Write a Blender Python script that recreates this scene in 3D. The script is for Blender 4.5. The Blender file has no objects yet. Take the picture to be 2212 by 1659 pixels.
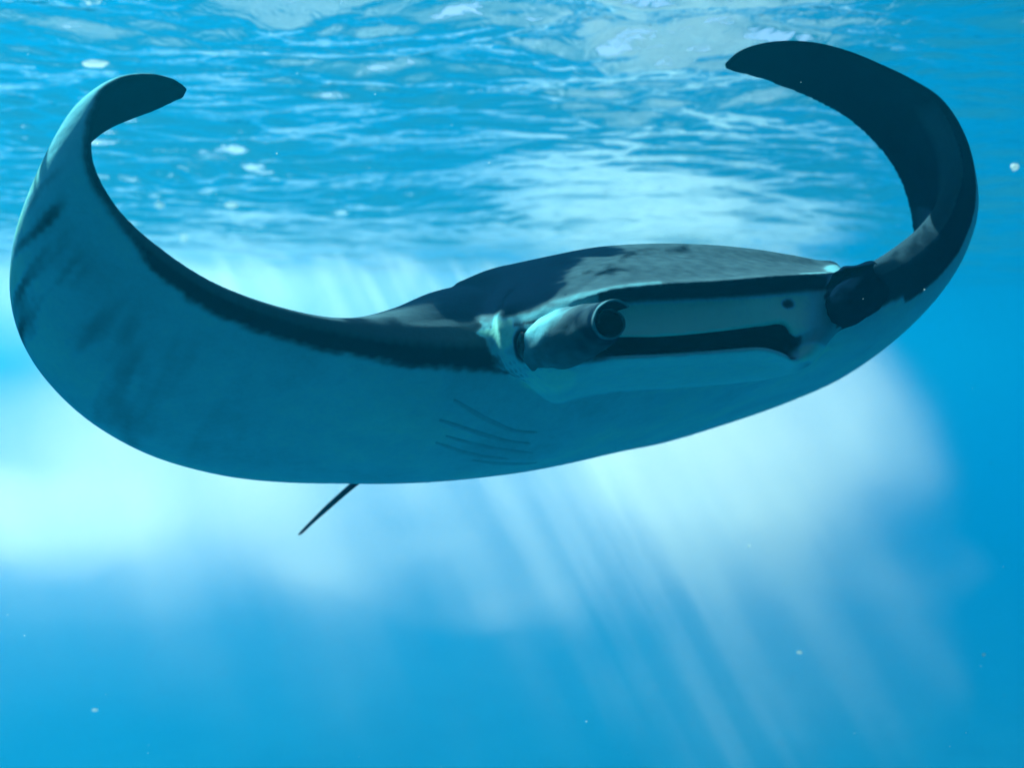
import bpy, bmesh, math, random
import numpy as np
from mathutils import Vector, Matrix, kdtree, noise as mnoise

# ------------------------------------------------------------------ camera, world, sun, exposure
W_REF, H_REF, F_PX, HORIZON, CX = 2212.0, 1659.0, 2372.0, 800.0, 1106.0
scene = bpy.context.scene
COL = scene.collection
cam_data = bpy.data.cameras.new("camera")
cam = bpy.data.objects.new("camera", cam_data); COL.objects.link(cam)
cam_data.sensor_width = 36.0
cam_data.lens = 36.0 * F_PX / W_REF
cam_data.shift_y = (HORIZON - H_REF / 2) / W_REF          # level camera, horizon just above the middle
cam_data.clip_start = 0.05; cam_data.clip_end = 2000.0
cam.location = (0, 0, 0); cam.rotation_euler = (math.radians(90), 0, 0)
cam_data.dof.use_dof = True; cam_data.dof.focus_distance = 3.15; cam_data.dof.aperture_fstop = 1.8
scene.camera = cam

SUN_DIR = Vector((0.42, -0.48, -0.80)).normalized()        # the way the light travels
sun_el = math.asin(-SUN_DIR.z)
sun_az = math.atan2(-SUN_DIR.x, -SUN_DIR.y)                # clockwise from +Y
world = bpy.data.worlds.new("World"); scene.world = world; world.use_nodes = True
nt = world.node_tree
sky = nt.nodes.new("ShaderNodeTexSky"); sky.sky_type = 'NISHITA'; sky.sun_disc = False
sky.sun_elevation = sun_el; sky.sun_rotation = sun_az
nt.links.new(sky.outputs[0], nt.nodes["Background"].inputs[0])
nt.nodes["Background"].inputs[1].default_value = 0.075
sd = bpy.data.lights.new("sun", 'SUN'); sd.energy = 5.0; sd.angle = math.radians(0.5); sd.color = (1.0, 0.96, 0.9)
sun = bpy.data.objects.new("sun", sd); COL.objects.link(sun)
sun.rotation_euler = SUN_DIR.to_track_quat('-Z', 'Y').to_euler(); sun.location = (0, 0, 20)
scene.view_settings.view_transform = 'Standard'; scene.view_settings.look = 'None'
scene.view_settings.exposure = 1.36; scene.view_settings.gamma = 1.0; scene.view_settings.use_curve_mapping = False
cy = scene.cycles
cy.max_bounces = 7; cy.diffuse_bounces = 2; cy.glossy_bounces = 3; cy.transmission_bounces = 3
cy.transparent_max_bounces = 12; cy.volume_bounces = 2
cy.volume_step_rate = 1.0; cy.volume_max_steps = 96
cy.use_denoising = True; cy.use_adaptive_sampling = True; cy.adaptive_threshold = 0.02
try: cy.denoiser = 'OPENIMAGEDENOISE'
except Exception: pass
cy.caustics_reflective = False; cy.caustics_refractive = False
cy.sample_clamp_indirect = 4.0

# ------------------------------------------------------------------ helpers
def px(x, y, d):
    """the point d metres ahead that the lens shows at (x, y) of the 2212 x 1659 measuring grid"""
    return Vector(((x - CX) / F_PX * d, d, (HORIZON - y) / F_PX * d))

def tag(o, label=None, cat=None, group=None, kind=None):
    if label: o['label'] = label
    if cat: o['category'] = cat
    if group: o['group'] = group
    if kind: o['kind'] = kind
    return o

def link_mesh(name, verts, faces, mat, parent=None, smooth=True):
    me = bpy.data.meshes.new(name)
    me.from_pydata([tuple(v) for v in verts], [], faces); me.update()
    if smooth: me.polygons.foreach_set("use_smooth", [True] * len(me.polygons))
    o = bpy.data.objects.new(name, me); COL.objects.link(o)
    if mat: me.materials.append(mat)
    if parent: o.parent = parent
    return o

def box_mesh(name, x0, x1, y0, y1, z0, z1, mat):
    v = [(x, y, z) for x in (x0, x1) for y in (y0, y1) for z in (z0, z1)]
    f = [(0, 1, 3, 2), (4, 6, 7, 5), (0, 4, 5, 1), (2, 3, 7, 6), (0, 2, 6, 4), (1, 5, 7, 3)]
    return link_mesh(name, v, f, mat, smooth=False)

def new_mat(name):
    m = bpy.data.materials.new(name); m.use_nodes = True
    t = m.node_tree; t.nodes.clear()
    out = t.nodes.new("ShaderNodeOutputMaterial")
    return m, t, out

def node(t, kind, **kw):
    n = t.nodes.new(kind)
    for k, v in kw.items():
        if k.startswith("in_"):
            key = k[3:]
            n.inputs[int(key) if key.isdigit() else key].default_value = v
        else: setattr(n, k, v)
    return n

def math_node(t, op, a, b=None, c=None, clamp=False):
    n = t.nodes.new("ShaderNodeMath"); n.operation = op; n.use_clamp = clamp
    for i, v in enumerate((a, b, c)):
        if v is None: continue
        if isinstance(v, (int, float)): n.inputs[i].default_value = v
        else: t.links.new(v, n.inputs[i])
    return n.outputs[0]

# ------------------------------------------------------------------ water surface seen from below
SURF_Z = 2.1
def stretch(dense_lo, dense_hi, step, far, ratio=1.18):
    mid = np.arange(dense_lo, dense_hi + step / 2, step)
    hi, lo, s = [], [], step
    a, b = mid[-1], mid[0]
    while a < far: s *= ratio; a += s; hi.append(a)
    s = step
    while b > -far: s *= ratio; b -= s; lo.append(b)
    return np.concatenate([np.array(lo[::-1]), mid, np.array(hi)])
xs = stretch(-9.0, 9.0, 0.035, 450.0, 1.07)
ys = stretch(2.0, 22.0, 0.035, 450.0, 1.07)
X, Y = np.meshgrid(xs, ys)
dx = np.gradient(xs)[None, :] * np.ones_like(X); dy = np.gradient(ys)[:, None] * np.ones_like(Y)
cell = np.maximum(dx, dy)
rng = np.random.default_rng(11)
def wave_height(X, Y, cell):
    wx = X + 0.22 * np.sin(0.9 * Y + 1.3) + 0.13 * np.sin(2.1 * X + 1.7 * Y)
    wy = Y + 0.25 * np.sin(0.8 * X + 0.4) + 0.12 * np.sin(1.9 * Y - 1.3 * X + 2.0)
    Z = np.zeros_like(X)
    n = 64
    for i in range(n):
        lam = 0.11 * (2.3 / 0.11) ** ((i + rng.random()) / n)
        th = math.radians(90 + rng.normal(0, 24))
        amp = 0.0082 * lam ** 0.95 * (0.6 + 0.8 * rng.random())
        k = 2 * math.pi / lam
        ph = rng.random() * 2 * math.pi
        fade = np.clip((lam / cell - 2.5) / 3.0, 0, 1)
        s = np.sin(k * (wx * math.cos(th) + wy * math.sin(th)) + ph)
        Z += amp * fade * (s - 0.25 * (1 - s * s))
    # patchiness: calm and ruffled areas
    patch = 0.75 + 0.35 * np.sin(0.45 * X + 0.8) * np.sin(0.33 * Y + 0.5) + 0.2 * np.sin(1.1 * X - 0.7 * Y)
    return Z * patch
Z = SURF_Z + wave_height(X, Y, cell)
ny, nx = X.shape
verts = np.stack([X, Y, Z], -1).reshape(-1, 3)
ii = np.arange((ny - 1) * (nx - 1)); r, c = ii // (nx - 1), ii % (nx - 1)
quads = np.stack([r * nx + c, r * nx + c + 1, (r + 1) * nx + c + 1, (r + 1) * nx + c], -1)
me = bpy.data.meshes.new("water_surface")
me.vertices.add(len(verts)); me.vertices.foreach_set("co", verts.ravel().astype(np.float32))
me.loops.add(quads.size); me.loops.foreach_set("vertex_index", quads.ravel().astype(np.int32))
me.polygons.add(len(quads)); me.polygons.foreach_set("loop_start", (np.arange(len(quads)) * 4).astype(np.int32))
me.polygons.foreach_set("loop_total", np.full(len(quads), 4, dtype=np.int32))
me.polygons.foreach_set("use_smooth", np.ones(len(quads), dtype=bool))
me.update(calc_edges=True); me.validate()
m, t, out = new_mat("rippled_water")
fr = node(t, "ShaderNodeFresnel", in_IOR=1.33)
tr = node(t, "ShaderNodeBsdfTransparent"); tr.inputs[0].default_value = (0.72, 0.98, 1.0, 1)
gl = node(t, "ShaderNodeBsdfGlossy"); gl.inputs["Roughness"].default_value = 0.03; gl.inputs["Color"].default_value = (0.95, 0.99, 1.0, 1)
mx = node(t, "ShaderNodeMixShader")
tc = node(t, "ShaderNodeNewGeometry")
nz = node(t, "ShaderNodeTexNoise", in_Scale=7.0, in_Detail=3.0, in_Distortion=0.6)
t.links.new(tc.outputs["Position"], nz.inputs["Vector"])
bp = node(t, "ShaderNodeBump", in_Strength=0.9, in_Distance=0.018)
t.links.new(nz.outputs[0], bp.inputs["Height"])
for n_ in (fr, gl): t.links.new(bp.outputs[0], n_.inputs["Normal"])
t.links.new(fr.outputs[0], mx.inputs[0]); t.links.new(tr.outputs[0], mx.inputs[1]); t.links.new(gl.outputs[0], mx.inputs[2])
t.links.new(mx.outputs[0], out.inputs["Surface"])
surf = bpy.data.objects.new("water_surface", me); COL.objects.link(surf); me.materials.append(m)
tag(surf, kind='structure')

# ------------------------------------------------------------------ added sea floor, far below, shaping the light on the ray
m, t, out = new_mat("added_floor_sand")
bs = node(t, "ShaderNodeBsdfPrincipled", in_Roughness=0.9)
nz = node(t, "ShaderNodeTexNoise", in_Scale=0.35, in_Detail=6.0)
cr = node(t, "ShaderNodeValToRGB"); cr.color_ramp.elements[0].color = (0.03, 0.11, 0.14, 1); cr.color_ramp.elements[1].color = (0.06, 0.2, 0.24, 1)
tc = node(t, "ShaderNodeNewGeometry"); t.links.new(tc.outputs["Position"], nz.inputs["Vector"])
t.links.new(nz.outputs[0], cr.inputs[0]); t.links.new(cr.outputs[0], bs.inputs["Base Color"]); t.links.new(bs.outputs[0], out.inputs["Surface"])
FLOOR_Z = -22.0
fx = stretch(-60, 60, 2.0, 450.0, 1.4); FX, FY = np.meshgrid(fx, fx)
FZ = FLOOR_Z + 0.5 * np.sin(0.11 * FX + 1) * np.sin(0.09 * FY) + 0.2 * np.sin(0.31 * FX - 0.2 * FY)
n_ = len(fx)
tag(link_mesh("added_sea_floor", np.stack([FX, FY, FZ], -1).reshape(-1, 3),
    [(a * n_ + b, a * n_ + b + 1, (a + 1) * n_ + b + 1, (a + 1) * n_ + b) for a in range(n_ - 1) for b in range(n_ - 1)], m), kind='structure')

# ------------------------------------------------------------------ unseen dark wall added behind the viewer to cut light on the belly
m, t, out = new_mat("light_blocker_dark")
bs = node(t, "ShaderNodeBsdfPrincipled", in_Roughness=0.8); bs.inputs["Base Color"].default_value = (0.02, 0.04, 0.05, 1)
t.links.new(bs.outputs[0], out.inputs["Surface"])
tag(box_mesh("light_blocking_wall", -390, 390, -13.0, -12.05, FLOOR_Z - 1, SURF_Z + 1.5, m), kind='structure')

# ------------------------------------------------------------------ the body of water: even, slightly cloudy
m, t, out = new_mat("blue_water_body")
sc_ = node(t, "ShaderNodeVolumeScatter"); sc_.inputs["Color"].default_value = (0.004, 0.61, 1.0, 1)
sc_.inputs["Density"].default_value = 0.0135; sc_.inputs["Anisotropy"].default_value = 0.6
ab = node(t, "ShaderNodeVolumeAbsorption"); ab.inputs["Color"].default_value = (0.60, 0.875, 0.935, 1); ab.inputs["Density"].default_value = 0.095
ad = node(t, "ShaderNodeAddShader")
t.links.new(sc_.outputs[0], ad.inputs[0]); t.links.new(ab.outputs[0], ad.inputs[1]); t.links.new(ad.outputs[0], out.inputs["Volume"])
hz = box_mesh("haze", -400, 400, -12.0, 400, FLOOR_Z - 2, SURF_Z - 0.16, m)
tag(hz, kind='stuff')

# ------------------------------------------------------------------ cloud of fine bubbles behind the ray, light shafts put into it as streaks
m, t, out = new_mat("fine_bubbles_and_shafts")
tc = node(t, "ShaderNodeNewGeometry"); P = tc.outputs["Position"]
wn = node(t, "ShaderNodeTexNoise", in_Scale=0.55, in_Detail=2.0); t.links.new(P, wn.inputs["Vector"])
wv_ = node(t, "ShaderNodeVectorMath", operation='MULTIPLY_ADD'); wv_.inputs[1].default_value = (2.2, 1.5, 1.3); wv_.inputs[2].default_value = (-1.1, -0.75, -0.65)
t.links.new(wn.outputs["Color"], wv_.inputs[0])
wa_ = node(t, "ShaderNodeVectorMath", operation='ADD'); t.links.new(P, wa_.inputs[0]); t.links.new(wv_.outputs[0], wa_.inputs[1]); P = wa_.outputs[0]
def blob(cx_, cy_, cz_, rx, ry, rz, amp, power=1.0):
    """soft ellipsoid of density: amp * max(0, 1 - |p - c|^2)"""
    mp = node(t, "ShaderNodeMapping"); mp.vector_type = 'POINT'
    mp.inputs["Scale"].default_value = (1 / rx, 1 / ry, 1 / rz); mp.inputs["Location"].default_value = (-cx_ / rx, -cy_ / ry, -cz_ / rz)
    t.links.new(P, mp.inputs[0])
    vl = node(t, "ShaderNodeVectorMath", operation='DOT_PRODUCT'); t.links.new(mp.outputs[0], vl.inputs[0]); t.links.new(mp.outputs[0], vl.inputs[1])
    s = math_node(t, 'SUBTRACT', 1.0, vl.outputs["Value"], clamp=True)
    return math_node(t, 'MULTIPLY', math_node(t, 'POWER', s, power), amp)
def pb(x, y, d, rx, ry, rz, amp, power=1.5):      # centre by picture place and distance, radii in metres
    c_ = px(x, y, d); return blob(c_.x, c_.y, c_.z, rx, ry, rz, amp, power)
BLOBS = [
    pb(1500, 940, 9.0, 2.2, 2.6, 1.75, 2.2, 4.5),
    pb(1430, 700, 19.0, 4.0, 4.0, 1.9, 0.50, 2.0),
    pb(1250, 1080, 8.5, 2.4, 1.8, 1.1, 0.35, 2.0),
    pb(420, 1030, 8.5, 4.0, 2.0, 1.5, 0.42, 3.0),
    pb(700, 1330, 8.6, 5.5, 2.0, 1.2, 0.02, 1.5),
    pb(-20, 1100, 7.6, 1.6, 1.5, 0.45, 0.8),
    pb(960, 1240, 7.8, 1.3, 1.2, 0.25, 0.6),
    pb(1870, 1180, 8.4, 0.9, 1.0, 0.45, 0.22, 2.5),
    pb(1640, 1330, 8.4, 1.4, 1.4, 1.8, 0.13, 2.0),
    pb(450, 640, 20.0, 8.5, 4.5, 1.6, 0.13, 1.5),
]
tot = BLOBS[0]
for b_ in BLOBS[1:]: tot = math_node(t, 'ADD', tot, b_)
# light shafts put into the density: long streaks down the sun's way
e1 = (Vector((0, 1, 0)) - SUN_DIR * SUN_DIR.y).normalized(); e2 = SUN_DIR.cross(e1).normalized()
cx3 = node(t, "ShaderNodeCombineXYZ")
for k_, (ax, sc3) in enumerate(((e2, 2.7), (e1, 0.30), (SUN_DIR, 0.11))):
    dp = node(t, "ShaderNodeVectorMath", operation='DOT_PRODUCT'); dp.inputs[1].default_value = tuple(ax * sc3)
    t.links.new(tc.outputs["Position"], dp.inputs[0]); t.links.new(dp.outputs["Value"], cx3.inputs[k_])
n1 = node(t, "ShaderNodeTexNoise", in_Scale=1.0, in_Detail=3.0, in_Roughness=0.6); t.links.new(cx3.outputs[0], n1.inputs["Vector"])
st = math_node(t, 'MULTIPLY_ADD', n1.outputs[0], 9.0, -4.3, clamp=False)
st = math_node(t, 'ADD', math_node(t, 'MAXIMUM', st, 0.0), 0.5)
n2 = node(t, "ShaderNodeTexNoise", in_Scale=0.9, in_Detail=4.0); t.links.new(P, n2.inputs["Vector"])
pt = math_node(t, 'MAXIMUM', math_node(t, 'MULTIPLY_ADD', n2.outputs[0], 3.0, -0.75), 0.1)
dn = math_node(t, 'MULTIPLY', tot, math_node(t, 'MULTIPLY', st, pt))
dn = math_node(t, 'MULTIPLY', dn, 3.0)
vs = node(t, "ShaderNodeVolumeScatter"); vs.inputs["Color"].default_value = (1.0, 0.87, 0.87, 1); vs.inputs["Anisotropy"].default_value = 0.35
t.links.new(dn, vs.inputs["Density"]); t.links.new(vs.outputs[0], out.inputs["Volume"])
m.cycles.volume_step_rate = 2.0
bc = box_mesh("bubble_cloud_and_shafts", -15.0, 14.0, 5.0, 25.5, -4.4, SURF_Z - 0.19, m)
tag(bc, 'pale cloud of fine bubbles behind the ray, its light shafts shaped as denser streaks', 'bubbles', kind='stuff')

# ------------------------------------------------------------------ the ray
def catmull(rows, per):
    """smooth resampling of a table of numbers, one row per station"""
    A = np.array(rows, float); n = len(A)
    A = np.vstack([2 * A[0] - A[1], A, 2 * A[-1] - A[-2]])
    out = []
    for i in range(1, n):
        p0, p1, p2, p3 = A[i - 1:i + 3]
        d = [max(1e-6, np.linalg.norm((b - a)[:3])) ** 0.5 for a, b in ((p0, p1), (p1, p2), (p2, p3))]
        m1 = (p2 - p1) - 0 * p1 + d[1] * ((p1 - p0) / d[0] - (p2 - p0) / (d[0] + d[1]))
        m2 = (p2 - p1) + d[1] * ((p3 - p2) / d[2] - (p3 - p1) / (d[1] + d[2]))
        for k in range(per):
            u = k / per
            out.append((2 * u**3 - 3 * u**2 + 1) * p1 + (u**3 - 2 * u**2 + u) * m1 + (-2 * u**3 + 3 * u**2) * p2 + (u**3 - u**2) * m2)
    out.append(A[-2]); return np.array(out)

# stations from wing tip to wing tip: leading edge, middle, trailing edge (x, y, distance), dorsal and ventral fullness in metres
ST = [
 # L                 M                 T                 td    tv
 (404,188,2.80,  402,197,2.81,  398,204,2.83,  .006,.006),
 (378,170,2.76,  378,195,2.80,  368,219,2.86,  .012,.010),
 (335,159,2.71,  337,195,2.78,  330,238,2.90,  .016,.014),
 (282,162,2.66,  283,203,2.76,  275,259,2.93,  .020,.018),
 (240,180,2.62,  228,224,2.74,  225,283,2.96,  .024,.022),
 (213,214,2.59,  172,262,2.73,  185,318,2.98,  .028,.026),
 (199,255,2.57,  132,322,2.74,  135,372,3.00,  .032,.028),
 (192,298,2.57,  100,392,2.76,   96,450,3.04,  .036,.030),
 (198,345,2.58,   72,480,2.80,   62,560,3.08,  .040,.034),
 (222,402,2.61,   66,580,2.86,   60,680,3.14,  .044,.038),
 (266,465,2.65,  100,682,2.93,  100,785,3.22,  .050,.042),
 (340,532,2.70,  190,788,3.02,  195,888,3.36,  .056,.050),
 (450,606,2.78,  330,872,3.16,  330,975,3.55,  .064,.060),
 (590,664,2.88,  500,912,3.32,  480,1026,3.76,  .080,.070),
 (740,702,2.98,  670,938,3.46,  640,1040,3.96,  .125,.080),
 (890,722,3.08,  830,950,3.58,  760,1026,4.12,  .270,.105),
 (1040,728,3.20, 960,945,3.68,  855,1014,4.25,  .400,.125),
 (1190,730,3.30, 1090,930,3.76, 955,1012,4.35,  .430,.135),
 (1340,722,3.38, 1220,910,3.84, 1085,1006,4.42, .400,.135),
 (1490,708,3.46, 1370,880,3.92, 1240,985,4.50,  .380,.125),
 (1630,690,3.54, 1520,840,4.00, 1402,964,4.56,  .310,.115),
 (1750,668,3.64, 1650,790,4.06, 1552,922,4.60,  .220,.110),
 (1850,640,3.74, 1780,752,4.10, 1700,870,4.60,  .165,.110),
 (1930,604,3.82, 1892,692,4.12, 1826,812,4.58,  .150,.105),
 (1998,560,3.88, 1978,618,4.13, 1915,735,4.54,  .135,.095),
 (2046,506,3.92, 2034,540,4.14, 1965,645,4.50,  .110,.080),
 (2076,440,3.94, 2062,452,4.14, 1974,535,4.46,  .080,.062),
 (2086,360,3.94, 2048,350,4.12, 1958,430,4.42,  .042,.045),
 (2066,285,3.92, 2022,282,4.10, 1928,362,4.38,  .036,.036),
 (2030,222,3.90, 1978,232,4.06, 1882,303,4.32,  .030,.030),
 (1975,180,3.86, 1920,196,4.00, 1826,254,4.26,  .026,.025),
 (1905,143,3.82, 1860,166,3.96, 1770,222,4.18,  .022,.020),
 (1830,110,3.77, 1795,142,3.91, 1715,197,4.10,  .018,.016),
 (1745,90,3.72,  1725,122,3.85, 1665,178,4.00,  .015,.013),
 (1660,91,3.68,  1650,120,3.78, 1620,163,3.90,  .012,.010),
 (1598,110,3.65, 1598,132,3.72, 1588,154,3.80,  .009,.008),
 (1566,140,3.64, 1569,144,3.66, 1572,149,3.68,  .006,.006),
]
def st_to_m(r):
    L, M, T = px(*r[0:3]), px(*r[3:6]), px(*r[6:9])
    return [*L, *M, *T, r[9], r[10]]
WS = catmull([st_to_m(r) for r in ST], 6)
PER = 6
NS = len(WS); NC = 30
cs = (1 - np.cos(np.linspace(0, math.pi, NC + 1))) / 2
thick = (0.2969 * np.sqrt(cs) - 0.126 * cs - 0.3516 * cs**2 + 0.2843 * cs**3 - 0.1036 * cs**4) * 10
thick = np.maximum(thick, 0.12 * np.sqrt(np.clip((1 - cs) * 8, 0, 1)))
cm = 0.45
FL = 0.0095 * np.sqrt(np.clip(np.minimum(cs * 12, (1 - cs) * 12), 0, 1))
def chord_pts(r):
    L, M, T = r[0:3], r[3:6], r[6:9]
    c = cs[:, None]
    return L * ((c - cm) * (c - 1) / (cm)) + M * (c * (c - 1) / (cm * (cm - 1))) + T * (c * (c - cm) / (1 - cm))
CH = np.array([chord_pts(r) for r in WS])              # NS x NC+1 x 3
TS = np.gradient(CH, axis=0); TCd = np.gradient(CH, axis=1)
NN = np.cross(TS, TCd); NN /= np.maximum(np.linalg.norm(NN, axis=2, keepdims=True), 1e-9)
mid = NS // 2
if NN[mid, NC // 2, 2] < 0: NN = -NN                   # points to the back (dorsal) side
wv, wattr, wf = [], [], []
ring = 2 * NC
for i in range(NS):
    td, tv = WS[i][9], WS[i][10]
    for j in range(NC + 1):                            # dorsal side, front to rear
        wv.append(CH[i, j] + NN[i, j] * max(thick[j] * td, FL[j])); wattr.append((i / PER, cs[j], 1))
    for j in range(NC - 1, 0, -1):                     # belly side, rear to front
        wv.append(CH[i, j] - NN[i, j] * max(thick[j] * tv, FL[j])); wattr.append((i / PER, cs[j], -1))
for i in range(NS - 1):
    for j in range(ring):
        a, b = i * ring + j, i * ring + (j + 1) % ring
        wf.append((a, b, b + ring, a + ring))
wf.append(tuple(range(ring))[::-1]); wf.append(tuple(range((NS - 1) * ring, NS * ring)))

# head: profiles from the left side of the skull to the right, brow, palate band, mouth slot, lower lip, chin
HP = [
 # back-top        top              top front        brow upper       brow edge        brow under       palate top       palate mid       palate edge      slot lip         slot deep        slot deep low    lip top          lip front        chin             throat           back-low
 [(1000,700,3.6), (985,612,3.54), (980,642,3.47), (974,676,3.40), (976,690,3.38), (977,698,3.38), (977,706,3.38), (977,712,3.38), (978,718,3.38), (978,722,3.38), (979,727,3.38), (979,732,3.38), (980,737,3.38), (982,742,3.38), (986,748,3.40), (990,752,3.45), (1000,745,3.55)],
 [(1080,700,3.6), (1050,584,3.55), (1048,634,3.42), (1054,668,3.29), (1060,690,3.21), (1059,700,3.20), (1059,708,3.20), (1059,716,3.20), (1060,724,3.20), (1060,728,3.20), (1060,734,3.20), (1060,740,3.20), (1061,746,3.20), (1063,752,3.21), (1066,762,3.24), (1072,770,3.32), (1085,760,3.45)],
 [(1130,640,3.8), (1118,567,3.54), (1106,612,3.32), (1094,650,3.17), (1088,676,3.12), (1086,690,3.11), (1086,704,3.10), (1088,722,3.10), (1090,738,3.10), (1092,744,3.10), (1094,750,3.10), (1096,756,3.10), (1098,764,3.10), (1104,780,3.11), (1114,802,3.16), (1130,818,3.30), (1150,790,3.7)],
 [(1200,620,3.8), (1190,552,3.50), (1180,586,3.28), (1172,630,3.11), (1166,660,3.05), (1164,676,3.03), (1162,694,3.02), (1162,716,3.01), (1164,738,3.01), (1166,748,3.01), (1168,756,3.01), (1170,764,3.01), (1174,776,3.01), (1184,806,3.03), (1190,846,3.12), (1190,868,3.30), (1200,830,3.8)],
 [(1290,600,3.8), (1278,535,3.50), (1270,566,3.28), (1262,608,3.10), (1256,640,3.01), (1256,652,3.00), (1258,672,3.02), (1258,700,3.01), (1258,724,3.00), (1258,734,3.00), (1260,742,3.02), (1260,752,3.02), (1258,772,3.00), (1256,796,3.01), (1250,826,3.12), (1250,858,3.34), (1270,820,3.8)],
 [(1350,590,3.85),(1340,529,3.52), (1334,556,3.30), (1328,598,3.08), (1322,626,2.98), (1322,637,3.00), (1324,652,3.03), (1326,682,3.025), (1328,716,3.02), (1328,728,3.03), (1330,736,3.35), (1330,756,3.35), (1328,768,3.05), (1326,778,3.01), (1320,800,3.10), (1318,846,3.36), (1340,810,3.85)],
 [(1440,590,3.9), (1434,526,3.54), (1430,552,3.32), (1428,592,3.12), (1428,614,3.02), (1428,627,3.04), (1428,644,3.07), (1430,676,3.065), (1430,716,3.05), (1430,727,3.07), (1430,732,3.45), (1430,754,3.45), (1430,764,3.10), (1430,772,3.05), (1428,792,3.15), (1426,838,3.42), (1440,805,3.9)],
 [(1550,595,3.95),(1548,530,3.58), (1546,556,3.36), (1548,590,3.18), (1550,607,3.08), (1550,620,3.10), (1550,638,3.13), (1550,672,3.12), (1550,706,3.11), (1550,716,3.13), (1550,722,3.50), (1550,746,3.50), (1550,756,3.16), (1550,764,3.11), (1548,784,3.21), (1540,830,3.48), (1550,800,3.95)],
 [(1640,605,3.98),(1640,540,3.62), (1638,562,3.42), (1642,586,3.24), (1645,599,3.14), (1646,611,3.16), (1648,632,3.18), (1648,664,3.175), (1648,692,3.17), (1648,704,3.19), (1648,712,3.45), (1650,740,3.45), (1650,750,3.20), (1650,758,3.15), (1646,780,3.25), (1640,820,3.50), (1640,795,3.98)],
 [(1690,612,4.0), (1692,549,3.66), (1690,566,3.48), (1692,584,3.30), (1694,595,3.20), (1694,606,3.21), (1696,628,3.24), (1697,660,3.23), (1696,688,3.20), (1694,702,3.22), (1690,716,3.36), (1694,752,3.36), (1697,764,3.23), (1698,772,3.20), (1692,786,3.27), (1686,812,3.50), (1690,790,4.0)],
 [(1716,616,4.0), (1716,553,3.68), (1714,569,3.50), (1716,584,3.33), (1718,593,3.23), (1719,604,3.23), (1720,626,3.25), (1720,660,3.25), (1718,704,3.22), (1715,728,3.225), (1709,748,3.255), (1708,764,3.255), (1714,776,3.21), (1718,782,3.21), (1714,793,3.27), (1706,808,3.50), (1712,786,4.0)],
 [(1760,620,4.0), (1764,563,3.72), (1764,574,3.58), (1766,583,3.42), (1770,590,3.30), (1772,600,3.28), (1774,622,3.27), (1774,656,3.26), (1770,690,3.25), (1768,704,3.24), (1766,718,3.24), (1764,732,3.23), (1762,748,3.23), (1758,766,3.24), (1752,778,3.30), (1746,790,3.52), (1756,770,4.0)],
 [(1806,640,3.9), (1806,572,3.74), (1812,576,3.60), (1818,582,3.46), (1824,590,3.36), (1828,602,3.34), (1830,622,3.33), (1830,650,3.32), (1824,680,3.32), (1818,694,3.32), (1812,706,3.32), (1806,718,3.32), (1798,730,3.34), (1788,742,3.38), (1780,750,3.46), (1778,756,3.58), (1790,740,3.9)],
 [(1826,640,3.8), (1834,612,3.70), (1838,614,3.62), (1840,618,3.54), (1842,622,3.50), (1843,628,3.48), (1844,636,3.48), (1844,646,3.48), (1842,656,3.48), (1840,660,3.48), (1838,664,3.48), (1836,668,3.48), (1834,672,3.50), (1830,676,3.52), (1826,680,3.58), (1824,682,3.64), (1826,670,3.8)],
]
HR = catmull([[v for p in row for v in px(*p)] for row in HP], 7)
NP = len(HP[0]); SUB = 4
def loop_smooth(P):                                    # closed Catmull-Rom through the profile
    n = len(P); res = []
    for i in range(n):
        p0, p1, p2, p3 = P[i - 1], P[i], P[(i + 1) % n], P[(i + 2) % n]
        for k in range(SUB):
            u = k / SUB
            res.append(0.5 * (2 * p1 + (p2 - p0) * u + (2 * p0 - 5 * p1 + 4 * p2 - p3) * u * u + (3 * p1 - p0 - 3 * p2 + p3) * u**3))
    return res
hv, hattr, hf = [], [], []
hring = NP * SUB
for i, r in enumerate(HR):
    for k, p in enumerate(loop_smooth(r.reshape(-1, 3))):
        hv.append(p); hattr.append((i / 7 - 1, k / SUB))
for i in range(len(HR) - 1):
    for j in range(hring):
        a, b = i * hring + j, i * hring + (j + 1) % hring
        hf.append((a, b, b + hring, a + hring))
hf.append(tuple(range(hring))[::-1]); hf.append(tuple(range((len(HR) - 1) * hring, len(HR) * hring)))

def tube(path, seg=16, squash=1.0):
    """closed tube through (point, radius) stations"""
    R = catmull([[*p, r] for p, r in path], 5); v, f = [], []
    for i, q in enumerate(R):
        d = Vector(R[min(i + 1, len(R) - 1)][:3] - R[max(i - 1, 0)][:3]).normalized()
        s = d.cross(Vector((0, 0, 1))).normalized(); u = s.cross(d)
        for k in range(seg):
            a = 2 * math.pi * k / seg
            v.append(Vector(q[:3]) + (s * math.cos(a) + u * math.sin(a) * squash) * max(q[3], 1e-4))
    n = len(R)
    for i in range(n - 1):
        for k in range(seg):
            a, b = i * seg + k, i * seg + (k + 1) % seg
            f.append((a, b, b + seg, a + seg))
    f.append(tuple(range(seg))[::-1]); f.append(tuple(range((n - 1) * seg, n * seg)))
    return v, f
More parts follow.
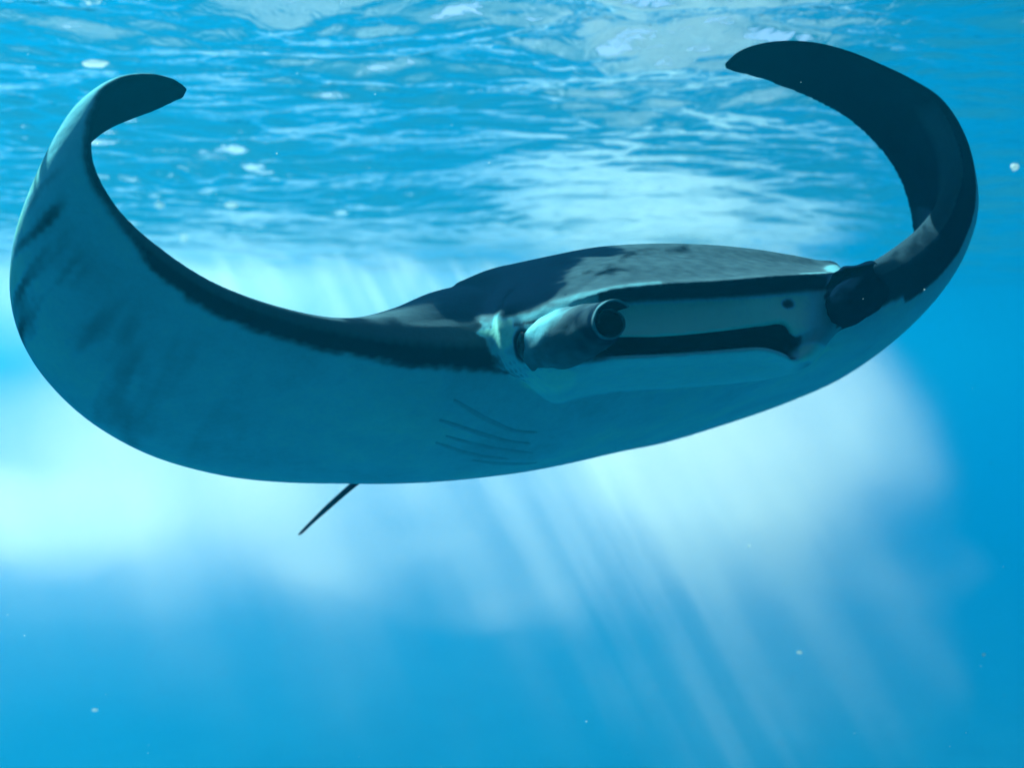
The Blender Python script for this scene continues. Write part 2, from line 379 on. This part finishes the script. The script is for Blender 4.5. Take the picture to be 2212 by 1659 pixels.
# muscular root of the left head fin, merged with the skull; the tail
rt_v, rt_f = tube([(px(1110, 775, 3.24), .06), (px(1165, 757, 3.12), .078), (px(1225, 732, 3.02), .080), (px(1262, 718, 2.96), .070)])
rr_v, rr_f = tube([(px(1770, 672, 3.40), .05), (px(1800, 655, 3.36), .085), (px(1836, 642, 3.28), .080), (px(1852, 636, 3.24), .065)])
tl_v, tl_f = tube([(px(880, 955, 4.16), .05), (px(812, 1010, 4.24), .017), (px(758, 1052, 4.42), .0128), (px(708, 1096, 4.60), .0115), (px(672, 1130, 4.76), .0085), (px(652, 1150, 4.86), .007), (px(646, 1155, 4.90), .004)], 10)
src_v, src_f, parts = [], [], []
for vs_, fs_ in ((wv, wf), (hv, hf), (rt_v, rt_f), (rr_v, rr_f)):
    o_ = len(src_v); src_v += [Vector(v) for v in vs_]; src_f += [tuple(i + o_ for i in f) for f in fs_]
    parts.append((o_, len(src_v)))
src = link_mesh("body", src_v, src_f, None)
bm = bmesh.new(); bm.from_mesh(src.data)
bmesh.ops.remove_doubles(bm, verts=bm.verts, dist=1e-5); bmesh.ops.recalc_face_normals(bm, faces=bm.faces); bm.to_mesh(src.data); bm.free()
rm = src.modifiers.new("union", 'REMESH'); rm.mode = 'VOXEL'; rm.voxel_size = 0.0068; rm.use_smooth_shade = True
sm = src.modifiers.new("ease", 'SMOOTH'); sm.factor = 0.5; sm.iterations = 10
bpy.context.view_layer.update()
dg = bpy.context.evaluated_depsgraph_get()
bme = bpy.data.meshes.new_from_object(src.evaluated_get(dg)); src.modifiers.clear()
old = src.data; src.data = bme; bpy.data.meshes.remove(old); bme.name = "body"; body = src

# ---- ease the places where wing, skull and fin roots meet
ed = np.empty(len(bme.edges) * 2, np.int32); bme.edges.foreach_get("vertices", ed); ed = ed.reshape(-1, 2)
n_v = len(bme.vertices); co = np.empty(n_v * 3, np.float32); bme.vertices.foreach_get("co", co); co = co.reshape(-1, 3)
deg = np.maximum(np.bincount(ed.ravel(), minlength=n_v), 1).astype(np.float32)
def ease(centre, r, it):
    w = np.clip(1 - np.linalg.norm(co - np.array(centre), axis=1) / r, 0, 1)
    w = (np.minimum(w * 3, 1) * 0.6)[:, None]
    idx = np.nonzero(w[:, 0] > 0)[0]; keep = (w[ed[:, 0], 0] > 0) | (w[ed[:, 1], 0] > 0); e = ed[keep]
    for _ in range(it):
        acc = np.stack([np.bincount(e[:, 0], co[e[:, 1], k], n_v) + np.bincount(e[:, 1], co[e[:, 0], k], n_v) for k in range(3)], 1)
        dg_ = np.maximum(np.bincount(e.ravel(), minlength=n_v), 1)[:, None]
        co[idx] += w[idx] * (acc / dg_ - co)[idx]
ease(px(1115, 795, 3.16), 0.13, 40); ease(px(1062, 690, 3.26), 0.12, 40)
ease(px(1785, 755, 3.36), 0.12, 30)
bme.vertices.foreach_set("co", co.ravel()); bme.update()

# ---- skin colours with some painted light and shade, carried from the parametric shapes to the merged skin
kd = kdtree.KDTree(len(src_v))
for i, v in enumerate(src_v): kd.insert(v, i)
kd.balance()
def sst(a, b, x): x = min(1, max(0, (x - a) / (b - a))); return x * x * (3 - 2 * x)
def fbm(v, s, o=4): return mnoise.fractal(Vector(v) * s, 1.0, 2.0, o)
NL = len(ST) - 1
def pic(v):                                             # where a point falls on the measuring grid
    return (CX + v.x / v.y * F_PX, HORIZON - v.z / v.y * F_PX)
DARK, PALE, GREY = 0.0, 1.0, 0.45
def wing_pigment_and_light(v, s, c, side):
    n = fbm(v, 9) * 0.5 + fbm(v, 30, 3) * 0.25
    if side > 0 and c > 0.004: p = 0.0 + 0.42 * (1 - sst(0.02, 0.07, c)) * sst(8, 11, s) * (1 - sst(14.5, 16.5, s)) + 0.24 * (1 - sst(0.3, 0.75, c)) * sst(21.5, 23.5, s) * (1 - sst(28, 31, s))  # lit strips along both leading edges painted into the dark back
    else:
        w = 0.043
        if s > 23: w = 0.085
        if s < 13: w = 0.010 + 0.033 * sst(9.5, 12.5, s)
        p = sst(w - 0.010, w + 0.010, c + n * 0.016)
        if s < 17: p = max(p, 0.45 * (1 - sst(0.006, 0.016, c)) * sst(8, 11, s) * (1 - sst(15.5, 17, s)))  # lit strip painted on round the edge onto the belly
        p *= 0.82 + 0.10 * fbm(v, 3, 3) + 0.18 * math.exp(-((s - 7.6) / 1.6) ** 2) * sst(0.2, 0.5, c)  # random tone, plus the sunlit outer strip of the left wing painted in
        # dark smudges running along the chord on the outer part of the wing
        k = math.exp(-((s - 9.0) / 2.6) ** 2) * sst(0.08, 0.2, c) * (1 - sst(0.65, 0.9, c))
        st_ = mnoise.fractal(Vector((s * 2.4, c * 2.5, 3.1)), 1.0, 2.0, 3)
        p -= k * max(0.0, st_ + 0.02) * 0.75
    return p
def head_pigment_and_shade(v, u, k):
    n = fbm(v, 8) * 0.6 + fbm(v, 28, 3) * 0.3
    # k: profile place (0 back-top, 4 brow edge, 8 palate edge, 10-11 slot, 13 lip, 14 chin)
    if k < 4.6 or k > 16.3:                              # top of the head: grey patches over black
        g = sst(2.3, 3.0, u + n * 0.5 + (k - 2) * 0.5)
        p = 0.31 * g + 0.07 * g * fbm(v, 30, 3)
        if k > 3.4: p += 0.25 * sst(3.4, 3.9, k) * (1 if (u < 5.0 or u > 9.2) else 0.3)
        if u < 2.4: p = max(p, 0.5 * sst(3.2, 3.8, k) * (u < 1.6))
        if k > 4.25 and u > 3.6: p = 0.02
    elif k < 5.9: p = 0.0 if u > 3.6 else 0.7  # shade under the brow painted dark
    elif k < 6.5: p = sst(5.9, 6.4, k)
    elif k < 9.0: p = 1.0
    elif k < 12.2: p = 0.0 if 3.7 < u < 9.35 else 0.75
    else: p = 0.86
    if u > 8.9 and 6.2 <= k < 15: p = p * (1 - sst(8.9, 10.5, u)) + 0.62 * sst(8.9, 10.5, u)
    return p
def root_pigment(v): return 0.55 + fbm(v, 14) * 0.3
SPOTS = [ # picture place, reach in px (x, y), value, strength: colour patches of the skin, one of them a painted highlight
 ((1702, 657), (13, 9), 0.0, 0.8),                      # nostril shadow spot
 ((1086, 712), (24, 44), 1.0, 1.0),                      # pale cheek
 ((1128, 745), (18, 44), 0.0, 1.0),                      # dark eye hollow
 ((1205, 688), (26, 20), 1.0, 0.8), ((1240, 676), (40, 12), 0.9, 0.5),
 ((1260, 745), (70, 42), 0.25, 0.6),
 ((1000, 655), (60, 40), 0.0, 1.0), ((1095, 612), (120, 66), 0.0, 1.0), ((1230, 542), (130, 14), 0.0, 0.8),
 ((1812, 580), (34, 10), 0.62, 0.9),  # pale highlight painted at the far fin's base
 ((1752, 762), (50, 22), 1.0, 0.8), ((1190, 822), (60, 30), 1.0, 0.6),
]
n_v = len(bme.vertices); pig = np.zeros(n_v, np.float32)
for i, vx in enumerate(bme.vertices):
    v = vx.co; near = kd.find_n(v, 6); j = near[0][1]
    if j < parts[1][1]:                                 # blend the parameters of the nearest points of the same shape and side
        inw = j < parts[0][1]; ref = wattr[j] if inw else hattr[j - parts[1][0]]
        sa = sb_ = sw = 0.0
        for _, q, dist in near:
            if inw and q < parts[0][1] and wattr[q][2] == ref[2]: a1, a2 = wattr[q][:2]
            elif not inw and parts[0][1] <= q < parts[1][1]:
                a1, a2 = hattr[q - parts[1][0]]
                if abs(a2 - ref[1]) > 3: continue
            else: continue
            w_ = 1 / (dist * dist + 1e-6); sa += a1 * w_; sb_ += a2 * w_; sw += w_
        if inw: p = wing_pigment_and_light(v, sa / sw, sb_ / sw, ref[2])
        else: p = head_pigment_and_shade(v, sa / sw, sb_ / sw)
    else: p = root_pigment(v) if j < parts[2][1] else 0.05
    X_, Y_ = pic(v)
    if v.y < 3.8 and 940 < X_ < 1860:
        wob = fbm(v, 16, 3) * 0.35
        for (sx, sy), (rx, ry), val, k in SPOTS:
            e = ((X_ - sx) / rx) ** 2 + ((Y_ - sy) / ry) ** 2
            if e < 2.5: 
                a = k * (1 - sst(0.6, 1.25, e + wob)); p = p * (1 - a) + val * a
    pig[i] = p
# soften
ed = np.empty(len(bme.edges) * 2, np.int32); bme.edges.foreach_get("vertices", ed); ed = ed.reshape(-1, 2)
deg = np.bincount(ed.ravel(), minlength=n_v).astype(np.float32)
for _ in range(2):
    acc = np.bincount(ed[:, 0], pig[ed[:, 1]], n_v) + np.bincount(ed[:, 1], pig[ed[:, 0]], n_v)
    pig = (0.5 * pig + 0.5 * acc / np.maximum(deg, 1)).astype(np.float32)
at = bme.attributes.new("skin_tone", 'FLOAT', 'POINT'); at.data.foreach_set("value", pig)

def skin_material(name, use_attr=True, const=0.5, rough=0.6):
    m, t, out = new_mat(name)
    bs = node(t, "ShaderNodeBsdfPrincipled", in_Roughness=rough)
    bs.inputs["Specular IOR Level"].default_value = 0.0                  # skin against water, not against air
    g = node(t, "ShaderNodeNewGeometry")
    n1 = node(t, "ShaderNodeTexNoise", in_Scale=26.0, in_Detail=6.0, in_Roughness=0.65); t.links.new(g.outputs["Position"], n1.inputs["Vector"])
    n2 = node(t, "ShaderNodeTexNoise", in_Scale=3.2, in_Detail=4.0, in_Roughness=0.6); t.links.new(g.outputs["Position"], n2.inputs["Vector"])
    if use_attr:
        a = node(t, "ShaderNodeAttribute", attribute_name="skin_tone"); f = a.outputs["Fac"]
    else:
        v_ = node(t, "ShaderNodeValue"); v_.outputs[0].default_value = const; f = v_.outputs[0]
    n3 = node(t, "ShaderNodeTexNoise", in_Scale=75.0, in_Detail=4.0, in_Roughness=0.7); t.links.new(g.outputs["Position"], n3.inputs["Vector"])
    wob_ = math_node(t, 'ADD', math_node(t, 'MULTIPLY_ADD', n1.outputs[0], 0.14, -0.07), math_node(t, 'MULTIPLY_ADD', n3.outputs[0], 0.10, -0.05))
    f = math_node(t, 'MULTIPLY_ADD', math_node(t, 'MULTIPLY', wob_, math_node(t, 'ADD', f, 0.12)), 1.0, f, clamp=True)
    cr = node(t, "ShaderNodeValToRGB"); e = cr.color_ramp.elements
    e[0].position = 0.0; e[0].color = (0.002, 0.010, 0.026, 1)
    e[1].position = 1.0; e[1].color = (0.30, 0.88, 0.76, 1); e3 = cr.color_ramp.elements.new(0.82); e3.color = (0.19, 0.67, 0.76, 1)
    e4 = cr.color_ramp.elements.new(0.14); e4.color = (0.004, 0.016, 0.034, 1); e2 = cr.color_ramp.elements.new(0.45); e2.color = (0.075, 0.16, 0.19, 1)
    t.links.new(f, cr.inputs[0])
    mxc = node(t, "ShaderNodeMix", data_type='RGBA', blend_type='MULTIPLY'); mxc.inputs[0].default_value = 1.0
    t.links.new(cr.outputs[0], mxc.inputs[6])
    k = node(t, "ShaderNodeValToRGB"); k.color_ramp.elements[0].position = 0.3; k.color_ramp.elements[0].color = (0.90, 0.91, 0.92, 1); k.color_ramp.elements[1].position = 0.75
    t.links.new(n2.outputs[0], k.inputs[0]); t.links.new(k.outputs[0], mxc.inputs[7])
    t.links.new(mxc.outputs[2], bs.inputs["Base Color"])
    bp = node(t, "ShaderNodeBump", in_Strength=0.6, in_Distance=0.006); t.links.new(n1.outputs[0], bp.inputs["Height"]); t.links.new(bp.outputs[0], bs.inputs["Normal"])
    t.links.new(bs.outputs[0], out.inputs["Surface"]); return m
SKIN = skin_material("ray_skin")
DARKSKIN = skin_material("dark_fin_skin", False, 0.04)
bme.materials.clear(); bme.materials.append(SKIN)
print("body verts", n_v)

root = bpy.data.objects.new("manta_ray", None); COL.objects.link(root); root.empty_display_size = 0.3
root.location = px(1250, 900, 3.8)
tag(root, 'dark backed manta ray with pale belly, both wing tips curled upward, swimming below the ripples', 'manta ray')
def adopt(o):
    o.parent = root; o.matrix_parent_inverse = Matrix.Translation(-root.location); return o
adopt(body)

def fin_roll(path, ang0, turns, shrink, th, flip=1, pale_rim=True, side=(1, 0, 0)):
    """a head fin rolled up like a scroll: a thick sheet wound round a path of (point, radius)"""
    R = catmull([[*p, r] for p, r in path], 6); n = len(R); K = 44
    v, f, pg, prev = [], [], [], None
    for i, q in enumerate(R):
        d = Vector(R[min(i + 1, n - 1)][:3] - R[max(i - 1, 0)][:3]).normalized()
        s = d.cross(Vector((0, 0, 1))).normalized()
        if (s.dot(prev) if prev else s.dot(Vector(side))) < 0: s = -s
        prev = s.copy(); u = d.cross(s).normalized()
        if u.z < 0: u = -u
        tt = i / (n - 1); tth = th * (1.0 - 0.55 * sst(0.75, 1.0, tt))
        rows = []
        for lay in (0, 1):
            for k in range(K + 1):
                w = k / K; a = ang0 + flip * turns * 2 * math.pi * w
                r = q[3] * (1 - shrink * w) - lay * tth * (1 - 0.5 * abs(2 * w - 1) ** 6)
                wav = 0.004 * math.sin(9 * w + 5 * tt) + q[3] * 0.10 * mnoise.fractal(Vector((3.0 * math.cos(a), 3.0 * math.sin(a), 7 * tt + 3 * flip)), 1.0, 2.0, 3) * (1 - 0.6 * tt)
                rag = d * (q[3] * (0.35 * math.sin(5 * w + 1) + 0.2 * math.sin(13 * w)) * sst(0.75, 1.0, tt))
                rows.append((Vector(q[:3]) + rag + (s * math.cos(a) + u * math.sin(a)) * (r + wav), w, lay))
        order = rows[:K + 1] + rows[K + 1:][::-1]
        for p_, w, lay in order:
            v.append(p_)
            base = 0.34 * (1 - sst(0.1, 0.9, tt)) + 0.12 if lay == 0 else 0.02
            if lay == 0: base += 0.42 * math.exp(-((w - 0.2) / 0.07) ** 2) * (1 - sst(0.1, 0.55, tt)) + 0.1 * math.exp(-((w - 0.14) / 0.06) ** 2)
            if pale_rim and tt > 0.93: base = 0.5
            pg.append(base + fbm(p_, 25, 3) * 0.12)
    m_ = 2 * (K + 1)
    for i in range(n - 1):
        for k in range(m_):
            a, b = i * m_ + k, i * m_ + (k + 1) % m_
            f.append((a, b, b + m_, a + m_))
    for e_ in (0, n - 1):
        for k in range(K):
            a, b = e_ * m_ + k, e_ * m_ + k + 1; c_, d_ = e_ * m_ + m_ - 2 - k, e_ * m_ + m_ - 1 - k
            f.append((a, b, c_, d_))
    o = link_mesh("cephalic_fin", v, f, SKIN)
    bm = bmesh.new(); bm.from_mesh(o.data); bmesh.ops.recalc_face_normals(bm, faces=bm.faces); bm.to_mesh(o.data); bm.free()
    a_ = o.data.attributes.new("skin_tone", 'FLOAT', 'POINT'); a_.data.foreach_set("value", np.array(pg, np.float32))
    sb = o.modifiers.new("round", 'SUBSURF'); sb.levels = 1; sb.render_levels = 1
    return adopt(o)
fl = fin_roll([(px(1168, 756, 3.10), .088), (px(1222, 738, 3.00), .094), (px(1272, 717, 2.90), .080), (px(1306, 699, 2.80), .063), (px(1324, 692, 2.73), .055)],
         math.radians(38), 1.42, 0.46, 0.010, flip=1)
fl['label'] = 'head fin rolled into a tube with its open end towards the viewer'
fr_ = fin_roll([(px(1796, 680, 3.34), .060), (px(1828, 656, 3.26), .078), (px(1856, 632, 3.21), .088), (px(1876, 610, 3.18), .078), (px(1889, 594, 3.17), .056), (px(1896, 586, 3.17), .026)],
         math.radians(48), 1.12, 0.34, 0.012, flip=1, pale_rim=False, side=(0, -1, 0))
for d_ in fr_.data.attributes["skin_tone"].data: d_.value = min(d_.value, 0.03)
fr_['label'] = 'dark head fin rolled tight on the side away from the viewer'

# tail, eye, gills
tail = link_mesh("tail", tl_v, tl_f, DARKSKIN); adopt(tail)
from mathutils.bvhtree import BVHTree
bvh = BVHTree.FromPolygons([v.co for v in bme.vertices], [tuple(p.vertices) for p in bme.polygons])
def onskin(x, y):
    d = Vector(((x - CX) / F_PX, 1.0, (HORIZON - y) / F_PX)).normalized()
    h = bvh.ray_cast(Vector((0, 0, 0)), d)
    return (h[0], h[1]) if h[0] else (None, None)
GILLS = [[(978, 868), (1021, 896), (1060, 916), (1109, 934), (1160, 936)],
         [(948, 910), (1002, 929), (1051, 945), (1100, 957), (1146, 960)],
         [(962, 944), (1021, 962), (1070, 972), (1119, 978), (1152, 980)],
         [(940, 958), (985, 974), (1020, 984), (1060, 990), (1100, 993)],
         [(1020, 996), (1060, 1001), (1100, 1003), (1140, 1002), (1160, 1000)]]
for gpts in GILLS:
    pts = catmull([[a, b, 0] for a, b in gpts], 6)[:, :2]
    v, f = [], []
    for i, (x, y) in enumerate(pts):
        h, nrm = onskin(x, y)
        if h is None: continue
        a2, b2 = pts[max(i - 1, 0)], pts[min(i + 1, len(pts) - 1)]
        tdir = Vector((b2[0] - a2[0], 0, -(b2[1] - a2[1]))).normalized(); across = tdir.cross(nrm).normalized()
        if across.z < 0: across = -across
        w = math.sin(math.pi * (i + 0.5) / len(pts)) ** 0.6
        for o1, o2 in ((-.004, -.008), (.0045 * w, -.001), (.005 * w, .006), (.001, .022), (-.004, .028)):
            v.append(h + nrm * o1 + across * o2 * (0.4 + 0.6 * w))
    nr = len(v) // 5
    for i in range(nr - 1):
        for k in range(4):
            a = i * 5 + k; f.append((a, a + 1, a + 6, a + 5))
    if nr > 2:
        o = link_mesh("gill_slit", v, f, None); o.data.materials.append(bpy.data.materials.get("gill_skin") or skin_material("gill_skin", False, 0.75)); adopt(o)
def sphere(name, c, r, mat, sq=(1, 1, 1)):
    bm = bmesh.new(); bmesh.ops.create_uvsphere(bm, u_segments=24, v_segments=16, radius=r)
    for v in bm.verts: v.co = Vector((v.co.x * sq[0], v.co.y * sq[1], v.co.z * sq[2])) + c
    me = bpy.data.meshes.new(name); bm.to_mesh(me); bm.free(); me.polygons.foreach_set("use_smooth", [True] * len(me.polygons))
    o = bpy.data.objects.new(name, me); COL.objects.link(o); me.materials.append(mat); return o
m, t, out = new_mat("wet_eye")
bs = node(t, "ShaderNodeBsdfPrincipled", in_Roughness=0.12); bs.inputs["Base Color"].default_value = (0.004, 0.006, 0.01, 1); t.links.new(bs.outputs[0], out.inputs["Surface"])
h, nrm = onskin(1128, 745)
if h: adopt(sphere("eye", h - nrm * 0.012, 0.034, m, (0.7, 0.8, 1.25)))

# ------------------------------------------------------------------ bits adrift in the water, and sun glints made as white blobs
m, t, out = new_mat("drifting_white_flake")
bs = node(t, "ShaderNodeBsdfDiffuse"); bs.inputs[0].default_value = (0.85, 0.9, 0.88, 1)
tl = node(t, "ShaderNodeBsdfTranslucent"); tl.inputs[0].default_value = (0.85, 0.92, 0.9, 1)
mx = node(t, "ShaderNodeMixShader"); mx.inputs[0].default_value = 0.8
t.links.new(bs.outputs[0], mx.inputs[1]); t.links.new(tl.outputs[0], mx.inputs[2]); t.links.new(mx.outputs[0], out.inputs["Surface"])
FLAKE = m
def flake(name, x, y, d, r, label, cat, seed, group=None, sq=(1, 1, 1)):
    c = px(x, y, d); bm = bmesh.new(); bmesh.ops.create_icosphere(bm, subdivisions=3, radius=r)
    for v in bm.verts:
        k = 1 + 0.35 * mnoise.noise(v.co * (1.6 / r) + Vector((seed, 2.3 * seed, 0)))
        v.co = Vector((v.co.x * k * sq[0], v.co.y * k * sq[1], v.co.z * k * sq[2]))
    me = bpy.data.meshes.new(name); bm.to_mesh(me); bm.free(); me.polygons.foreach_set("use_smooth", [True] * len(me.polygons))
    o = bpy.data.objects.new(name, me); COL.objects.link(o); o.location = c; me.materials.append(FLAKE)
    return tag(o, label, cat, group)
G = "pale specks adrift in the water"
flake("drifting_flake", 1727, 1410, 5.2, 0.010, "tiny bright speck low in the blue water under the head", "flake", 3, G, (1.3, 1, .8))
flake("drifting_flake", 2125, 1415, 5.4, 0.007, "tiny speck adrift in the deep blue at the lower right edge", "flake", 4, G)
flake("drifting_flake", 1618, 1180, 4.6, 0.006, "tiny dark looking dot in the brightest haze of bubbles under the head", "flake", 5, G)
flake("drifting_flake", 2192, 360, 5.6, 0.018, "small bright speck under the surface right of the curled wing", "flake", 6, G)
flake("drifting_flake", 205, 1535, 6.0, 0.010, "tiny speck adrift near the lower left corner of the view", "flake", 7, G, (1.6, 1, .6))
BG = "white blobs for sun glints under the surface"
def sunglint(x, y, r, sq, label, seed):  # sun glints on the ripples, put in as white solids
    d = (SURF_Z - 0.22) * F_PX / (HORIZON - y)
    return flake("glint_blob", x, y, d, r, label, "sunglint", seed, BG, sq)
sunglint(205, 137, 0.035, (2.2, 1, .6), "flat white blob as a sun glint above the left wing tip near the top left corner", 11)
sunglint(345, 443, 0.040, (1.2, 1, .8), "white blob as a sun glint inside the left wing's curl, leftmost of its row", 13)
sunglint(500, 443, 0.046, (1.6, 1, .7), "wide white blob as a sun glint inside the left wing's curl, right of its row", 14)
sunglint(397, 513, 0.060, (1, 1, .9), "round white blob as a sun glint just above the left wing's dark leading edge", 15)

# fine specks of plankton, too many to count
rng2 = np.random.default_rng(5); v, f = [], []
ico = [(0, 0, 1), (.94, 0, -.33), (-.47, .82, -.33), (-.47, -.82, -.33)]
for i in range(520):
    d = rng2.uniform(3.0, 9.0); c = px(rng2.uniform(-200, 2400), rng2.uniform(0, 1700), d); r = 0.0009 + 0.0028 * rng2.random() ** 3
    if c.z > SURF_Z - 0.4: continue
    R_ = Matrix.Rotation(rng2.uniform(0, 6), 3, 'X') @ Matrix.Rotation(rng2.uniform(0, 6), 3, 'Z'); b0 = len(v)
    v += [c + R_ @ (Vector(q) * r) for q in ico]; f += [(b0, b0 + 1, b0 + 2), (b0, b0 + 2, b0 + 3), (b0, b0 + 3, b0 + 1), (b0 + 1, b0 + 3, b0 + 2)]
tag(link_mesh("plankton", v, f, FLAKE), 'fine pale specks of plankton scattered through the blue water', 'plankton', kind='stuff')
